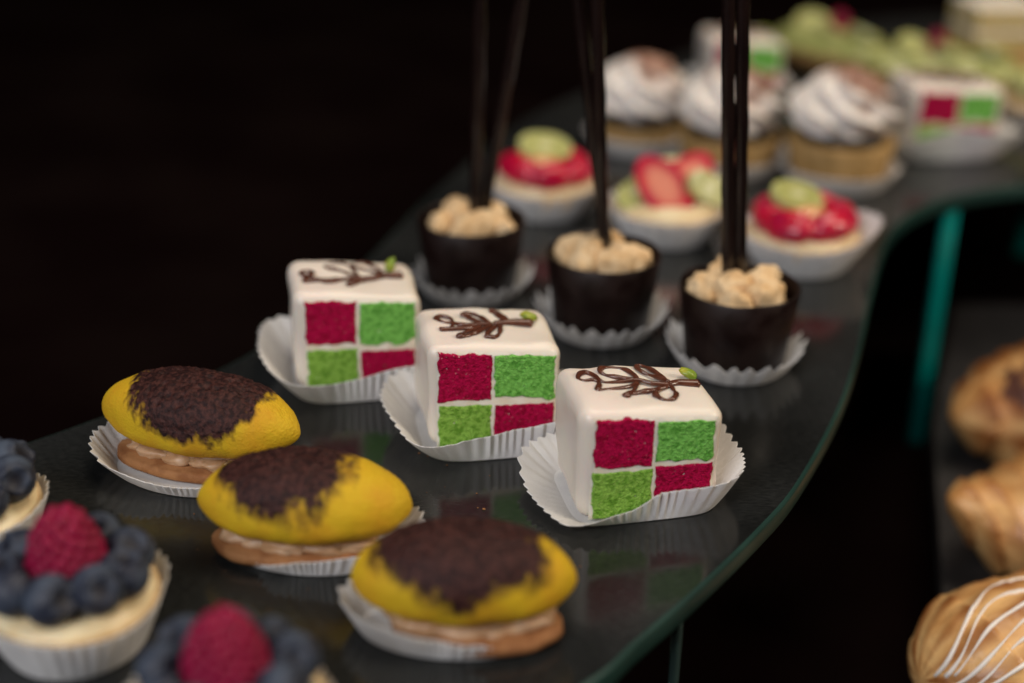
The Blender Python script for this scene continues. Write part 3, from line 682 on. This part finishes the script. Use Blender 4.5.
for i, ((x, y), st, lab, plab) in enumerate(FR):
    fruit_tart(lab, x, y, 0.2 * i - 0.1, st, 3 + i)
    paper_cup(plab, x, y, 0, const(1.62), lerp_angle([(0, 1.0 if i == 2 else .6), (30, .8), (90, .6), (180, .7), (270, .5)]), lerp_angle([(0, 1.65 if i == 2 else 1.3), (90, 1.2), (180, 1.3), (270, 1.12)]), n=38, seed=20 + i, group='paper cups of the strawberry tartlets')

# ------------------------------------------------------------------ cream swirl cakes
def swirl_cake(label, x, y, rz, seed, ch=1.0, flip=1):
    t = thing('cream_swirl_cake', label, 'cupcake', x, y, 0.06, rz, 'cakes topped with cream swirls')
    mb = MB(); lathe(mb, [(0.01, 0), (1.85, 0), (2.2, ch - .02), (2.12, ch + .08), (0.01, ch)], 48, lambda a, j, r, z: (r * (1 + .04 * fbm((math.cos(a) * 2, math.sin(a) * 2, z + seed), 1, 2)), z)); mb.build('pastry_case', M['tan'], t, angle=60)
    mb = MB(); lathe(mb, [(1.70, ch - .02), (1.78, ch + .1), (1.72, ch + .40), (1.6, ch + .46), (0.01, ch + .5)], 48, lambda a, j, r, z: (r * (1 + .03 * fbm((math.cos(a) * 2, math.sin(a) * 2, seed), 1, 2)), z)); mb.build('chocolate_layer', M['choc'], t, angle=60)
    def sw(u, v):
        # star nozzle rosette: ridges slant round a wide dome and close at the tip
        a = 2 * PI * u; z = v
        prof = (1.62 + 0.42 * math.sin(min(1, v / 0.3) * PI * 0.5)) * (1 - v ** 2.2) ** 0.62 if v < 1 else 0
        tier = 1 + 0.07 * math.sin(v * 16 + a * 1.0 + seed)
        lob = 1 + 0.15 * math.cos(7 * (a + 2.6 * v) + seed) * (1 - 0.4 * v)
        rr = max(0.02, prof) * tier * lob * (1 + 0.05 * fbm((math.cos(a), math.sin(a), v + seed), 1.2, 2))
        zz = ch + 0.42 + 2.55 * v ** 0.92 + 0.10 * math.cos(7 * (a + 2.6 * v) + seed) * (1 - v)
        x_, y_ = rr * math.cos(a), rr * math.sin(a)
        d = math.hypot(x_ - 0.40, y_ + 0.15)
        m = max(0.0, min(1.0, (1.55 - d + 0.55 * fbm((x_ * 1.2 + seed, y_ * 1.2, zz), 1.1, 3)) * 1.6 * min(1, v * 3.0))) * 0.95
        return (x_, y_, zz, m)
    mb = MB(); mb.grid(sw, 112, 44, wrap_u=True)
    mb.build('cream_swirl', M['swirl'], t, angle=180)
    return t
SW = [((5.5, 60.6), 'cream swirl cake at the left of three, partly behind the thin middle sticks', 'pleated paper cup under the left cream swirl cake'),
      ((9.0, 57.6), 'cream swirl cake behind the thick right sticks, middle of three', 'pleated paper cup under the middle cream swirl cake'),
      ((13.35, 56.2), 'tall cream swirl cake at the right of three, cocoa dusted top', 'pleated paper cup under the right cream swirl cake')]
for i, ((x, y), lab, plab) in enumerate(SW):
    swirl_cake(lab, x, y, 0, 1 + i * 1.7, (1.1, 1.5, 1.8)[i])
    paper_cup(plab, x, y, 0, const(1.92), const(0.55), const(0.8), n=36, seed=30 + i, group='paper cups of the cream swirl cakes')

# ------------------------------------------------------------------ far cakes
F1 = (11.0, 69.3, 0.12); F2 = (18.7, 60.6, 0.10)
fondant_square('blurred white fondant square far behind the thick sticks, at the top of the photo', *F1, 1, 11, group='fondant checkerboard cakes')
fondant_square('blurred white fondant square at the right by the concave glass edge', *F2, 2, 12, 1.12, 2.9, 2.75, group='fondant checkerboard cakes')
paper_cup('pleated paper cup under the far fondant square at the top', *F1, sqbase, const(.5), const(.8), n=54, seed=41)
paper_cup('wide paper cup spread under the right fondant square by the concave edge', *F2, sq(2.1, 1.62, 5.0),
          lerp_angle([(0, 1.5), (45, 1.2), (90, .6), (180, .9), (225, .9), (270, .7), (315, 1.1)]), lerp_angle([(0, .8), (90, .8), (180, .5), (270, 1.65), (315, 1.45)]), n=54, seed=42)

def eclair(label, x, y, rz, L, seed, rx):
    t = thing('glazed_eclair', label, 'pastry', x, y, 0.06, rz, 'green glazed pastries')
    def body(mb, zc, w, h, grow, z_min=None):
        def fn(u, v):
            s = -math.cos(PI * v); a = 2 * PI * u; k = (1 - abs(s) ** 4) ** 0.5 if abs(s) < 1 else 0
            yy = math.cos(a) * w * k; zz = math.sin(a) * h * k
            nn = 0.08 * fbm((s * L + seed, yy, zz), 0.8, 2)
            zz = zc + zz + nn
            if z_min is not None: zz = max(zz, z_min + 0.12 * math.sin(s * 14 + yy * 2 + seed))
            return (s * (L + grow), yy * (1 + nn), zz)
        mb.grid(fn, 48, 40, wrap_u=True)
    mb = MB(); body(mb, 1.1, 1.3, 1.05, 0); mb.build('choux_bun', M['choux'], t, angle=180)
    mb = MB(); body(mb, 1.22, 1.36, 1.10, 0.04, 1.25); mb.build('green_glaze', M['green_glaze'], t, angle=180)
    for k, q in enumerate((-0.45, 0.0, 0.5)):
        mb = MB(); slab(mb, lambda a: 0.85, 0.3, PL(L * q + .25, -0.15, 2.42, 0.35, 0.25, k), core=kiwi_core); mb.build('kiwi_slice', M['kiwi'], t, angle=60)
    mb = MB(); raspberry_geo(mb, (rx, -0.1, 2.3), H=0.9, Rr=0.45, dr=0.13); mb.build('raspberry', M['raspberry'], t, angle=180, weld=False)
    return t
eclair('green glazed pastry with a red berry, farther of two at the top', 16.4, 73.4, -0.75, 3.4, 1, 0.3)
eclair('green glazed pastry with a red berry behind the right fondant square', 21.0, 69.2, -0.28, 3.9, 2, -0.4)

t = thing('layer_cake_slice', 'pale yellow layered sponge slice at the top right corner', 'cake', 24.7, 73.5, 0.05, 0.15)
mb = MB(); rounded_box(mb, 1.9, 1.7, 0, 1.5, 0.15, seed=51, amp=0.06); mb.build('base', M['choux'], t, angle=180)
for z0, m_ in ((1.5, 'yellow_sponge'), (2.42, 'cream'), (2.72, 'yellow_sponge'), (3.6, 'cream')):
    hh = 0.9 if m_ == 'yellow_sponge' else 0.3
    mb = MB(); rounded_box(mb, 1.8, 1.6, z0 + .003, z0 + hh, 0.12, seed=z0, amp=0.05)
    mb.build('sponge_layer' if m_ == 'yellow_sponge' else 'cream_layer', M[m_], t, angle=180)

t = thing('kiwi_tartlet', 'kiwi topped tartlet cut off by the right edge of the photo', 'tartlet', 25.0, 65.5, 0.06)
mb = MB(); lathe(mb, [(0.01, 0), (1.6, 0), (2.05, 1.0), (1.95, 1.1), (0.01, 1.0)], 48); mb.build('pastry_shell', M['pastry'], t, angle=60)
for i in range(6):
    a = i * PI / 3
    mb = MB(); slab(mb, lambda a: 0.95, 0.32, PL(0.95 * math.cos(a), 0.95 * math.sin(a), 1.5 + .1 * (i % 2), -0.5 * math.sin(a), 0.5 * math.cos(a), i), core=kiwi_core); mb.build('kiwi_slice', M['kiwi'], t, angle=60)
paper_cup('pleated paper cup under the kiwi tartlet at the right edge', 25.0, 65.5, 0, const(1.68), const(.9), const(.9), n=36, seed=43)

rnd = random.Random(77); mb = MB()
for k in range(60):
    cx, cy = rnd.choice([(-6.5, 30.2), (-3.5, 26.4), (-7, 29), (0.6, 28.6), (4.0, 36.6), (1.0, 39.0), (-2, 31.5), (4.2, 34.5)])
    q = 0.012 + 0.03 * rnd.random() ** 4
    blob(mb, (cx + rnd.gauss(0, 1.0), cy + rnd.gauss(0, 0.8), q * 0.6), (q * 1.3, q, q * 0.8), k, 0.3, 1.5, 1)
cr_ = mb.build('cake_crumbs', M['biscuit'], angle=180, weld=False); tag(cr_, 'tiny pale crumbs scattered on the dark glass between the cakes', 'crumbs', kind='stuff')

# ------------------------------------------------------------------ baked pastries on the lower tray
def roll(mb, L, Rr, seed, bend=0.0, segs=6, point=1.6, step=0.10, tip=0.0, spiral=0.0, layers=0, mk=1.0):
    def fn(u, v):
        s = -1 + 2 * v; a = 2 * PI * u
        w = max(0.0, 1 - abs(s) ** point) ** 0.62
        ph = (s * segs + spiral * math.sin(a) + (0.16 * fbm((s * 2 + seed, math.cos(a) * 1.5, math.sin(a) * 1.5), 1.0, 2) + 0.10 * math.sin(a * 2) if segs > 3 else 0)) ; fr = ph - math.floor(ph)
        stp = step * (fr if s < 0 else fr) * (1 if w > 0.15 else 0)
        r = Rr * w * (1 + stp - step / 2) + 0.10 * fbm((s * 3 + seed, math.cos(a), math.sin(a)), 1.2, 3) * w
        lay = abs(math.sin(a * layers * 0.5 + s * 1.2 + 1.5 * fbm((s * 1.4, math.cos(a), math.sin(a) + seed), 0.9, 2))) if layers else 0.5
        r += 0.075 * lay * w
        x = s * L; y = r * math.cos(a) * 1.05 + bend * (s * s) ; z = r * math.sin(a) * 0.9 + tip * max(0, -s - 0.55) ** 1.0
        if math.sin(a) < -0.75: z = max(z, -Rr * 0.72)
        m = max(0.0, min(1.0, (fr - 0.45) * 1.3 * mk + ((lay - 0.5) * 1.5 if layers else 0) + 0.6 * fbm((s * 2 + seed, math.cos(a) * 1.2, math.sin(a)), 1.3, 3) - (0.35 if z < -0.2 * Rr else 0)))
        return (x, y, z, m)
    mb.grid(fn, 90, 120, wrap_u=True)
    return fn

def pastry(name, label, x, y, z, rz, L, Rr, seed, **kw):
    t = thing(name, label, 'pastry', x, y, z, rz, 'golden pastries on the black tray')
    mb = MB(); fn = roll(mb, L, Rr, seed, **kw); mb.v = [(p[0], p[1], p[2] + Rr * 0.72) for p in mb.v]
    mb.build('crust', M['crust'], t, angle=180)
    return t, fn
t, fn = pastry('iced_pastry', 'golden pastry drizzled with white icing lines at the bottom right corner', 15.3, 33.2, -7.98, 0.35, 4.0, 2.35, 1, segs=2.5, point=3.2, step=0.03, spiral=0.5, layers=13, mk=0.25)
mb = MB()
for k in range(8):
    path = []; s0 = -0.965 + 0.018 * ((k * 7) % 5); ak = 0.37 + 0.066 * k
    for i in range(40):
        q = i / 39; sx = s0 + (0.9 - s0) * q ** 1.2
        a = ak + 0.34 * math.exp(-(sx + 0.965) * 4.0) + 0.012 * math.sin(sx * 7 + k * 2)
        p = fn(a / 2, (sx + 1) / 2)
        o = Vector((0, p[1], p[2])).normalized() * 0.015
        path.append(Vector((p[0], p[1] + o.y, p[2] + o.z + 2.35 * 0.72)))
    tube(mb, path, lambda s, k=k: 0.044 + 0.018 * math.sin(s * 11 + k * 2.3) + 0.012 * math.sin(s * 29 + k), 8)
mb.build('icing_drizzle', M['icing'], t, angle=180, weld=False)
t2, _ = pastry('croissant', 'plain golden croissant with a pointed tip, middle of the tray', 18.35, 40.5, -7.98, 0.15, 4.3, 2.3, 2, segs=4.5, point=1.5, step=0.20, layers=0, mk=1.1, tip=2.8, bend=-0.5, spiral=0.7)
t3, fn3 = pastry('croissant', 'golden croissant with a dark chocolate patch, rear of the tray', 20.6, 48.3, -7.98, 0.2, 4.3, 2.3, 3, segs=4, point=1.8, step=0.42, layers=5, mk=1.5, tip=0.6, bend=-0.5)
mb = MB()
def patch(u, v):
    p = fn3(0.25 + 0.15 * u, 0.20 + (0.13 + 0.03 * math.sin(u * 14)) * v + 0.025 * math.sin(u * 9))
    q = Vector((0, p[1], p[2])).normalized() * (0.06 if 0.04 < u < 0.96 and 0.06 < v < 0.94 else -0.08)
    return (p[0], p[1] + q.y, p[2] + q.z + 2.3 * 0.72)
mb.grid(patch, 40, 24); mb.build('chocolate_patch', M['cocoa'], t3, angle=180)

# ------------------------------------------------------------------ world, lights, camera
w = bpy.data.worlds.new('World'); scene.world = w; w.use_nodes = True
bg = w.node_tree.nodes['Background']; bg.inputs[0].default_value = (1.0, 0.45, 0.42, 1); bg.inputs[1].default_value = 0.0022
def area(name, loc, target, size, power, col, sy=None):
    l = bpy.data.lights.new(name, 'AREA'); l.energy = power; l.color = col; l.size = size
    if sy: l.shape = 'RECTANGLE'; l.size_y = sy
    o = bpy.data.objects.new(name, l); COL.objects.link(o); o.location = loc
    d = Vector(target) - Vector(loc); o.rotation_euler = d.to_track_quat('-Z', 'Y').to_euler(); return o
area('ceiling_lamp', (0.25, 0.55, 1.35), (0.04, 0.42, 0), 0.7, 10.0, (1.0, 0.86, 0.70))
area('window_light', (-0.55, -0.55, 0.75), (0.03, 0.38, 0), 0.6, 12.0, (0.96, 0.96, 1.0))
area('side_lamp', (1.0, 0.1, 0.7), (0.1, 0.42, 0), 0.35, 8.0, (1.0, 0.85, 0.68))

cam = bpy.data.cameras.new('camera'); co = bpy.data.objects.new('camera', cam); COL.objects.link(co)
cam.sensor_width = 36; cam.lens = 50; cam.clip_start = 0.01; cam.clip_end = 50
co.location = (0, 0, 0.19202)
th = R(25.5)
co.rotation_mode = 'QUATERNION'
co.rotation_quaternion = (Matrix.Rotation(PI / 2 - th, 4, 'X') @ Matrix.Rotation(R(0.9), 4, 'Z')).to_quaternion()
cam.dof.use_dof = True; cam.dof.focus_distance = 0.362; cam.dof.aperture_fstop = 4.0; cam.dof.aperture_blades = 9
scene.camera = co
scene.view_settings.view_transform = 'Standard'; scene.view_settings.look = 'None'
scene.view_settings.exposure = -0.13; scene.view_settings.gamma = 1
scene.cycles.max_bounces = 8
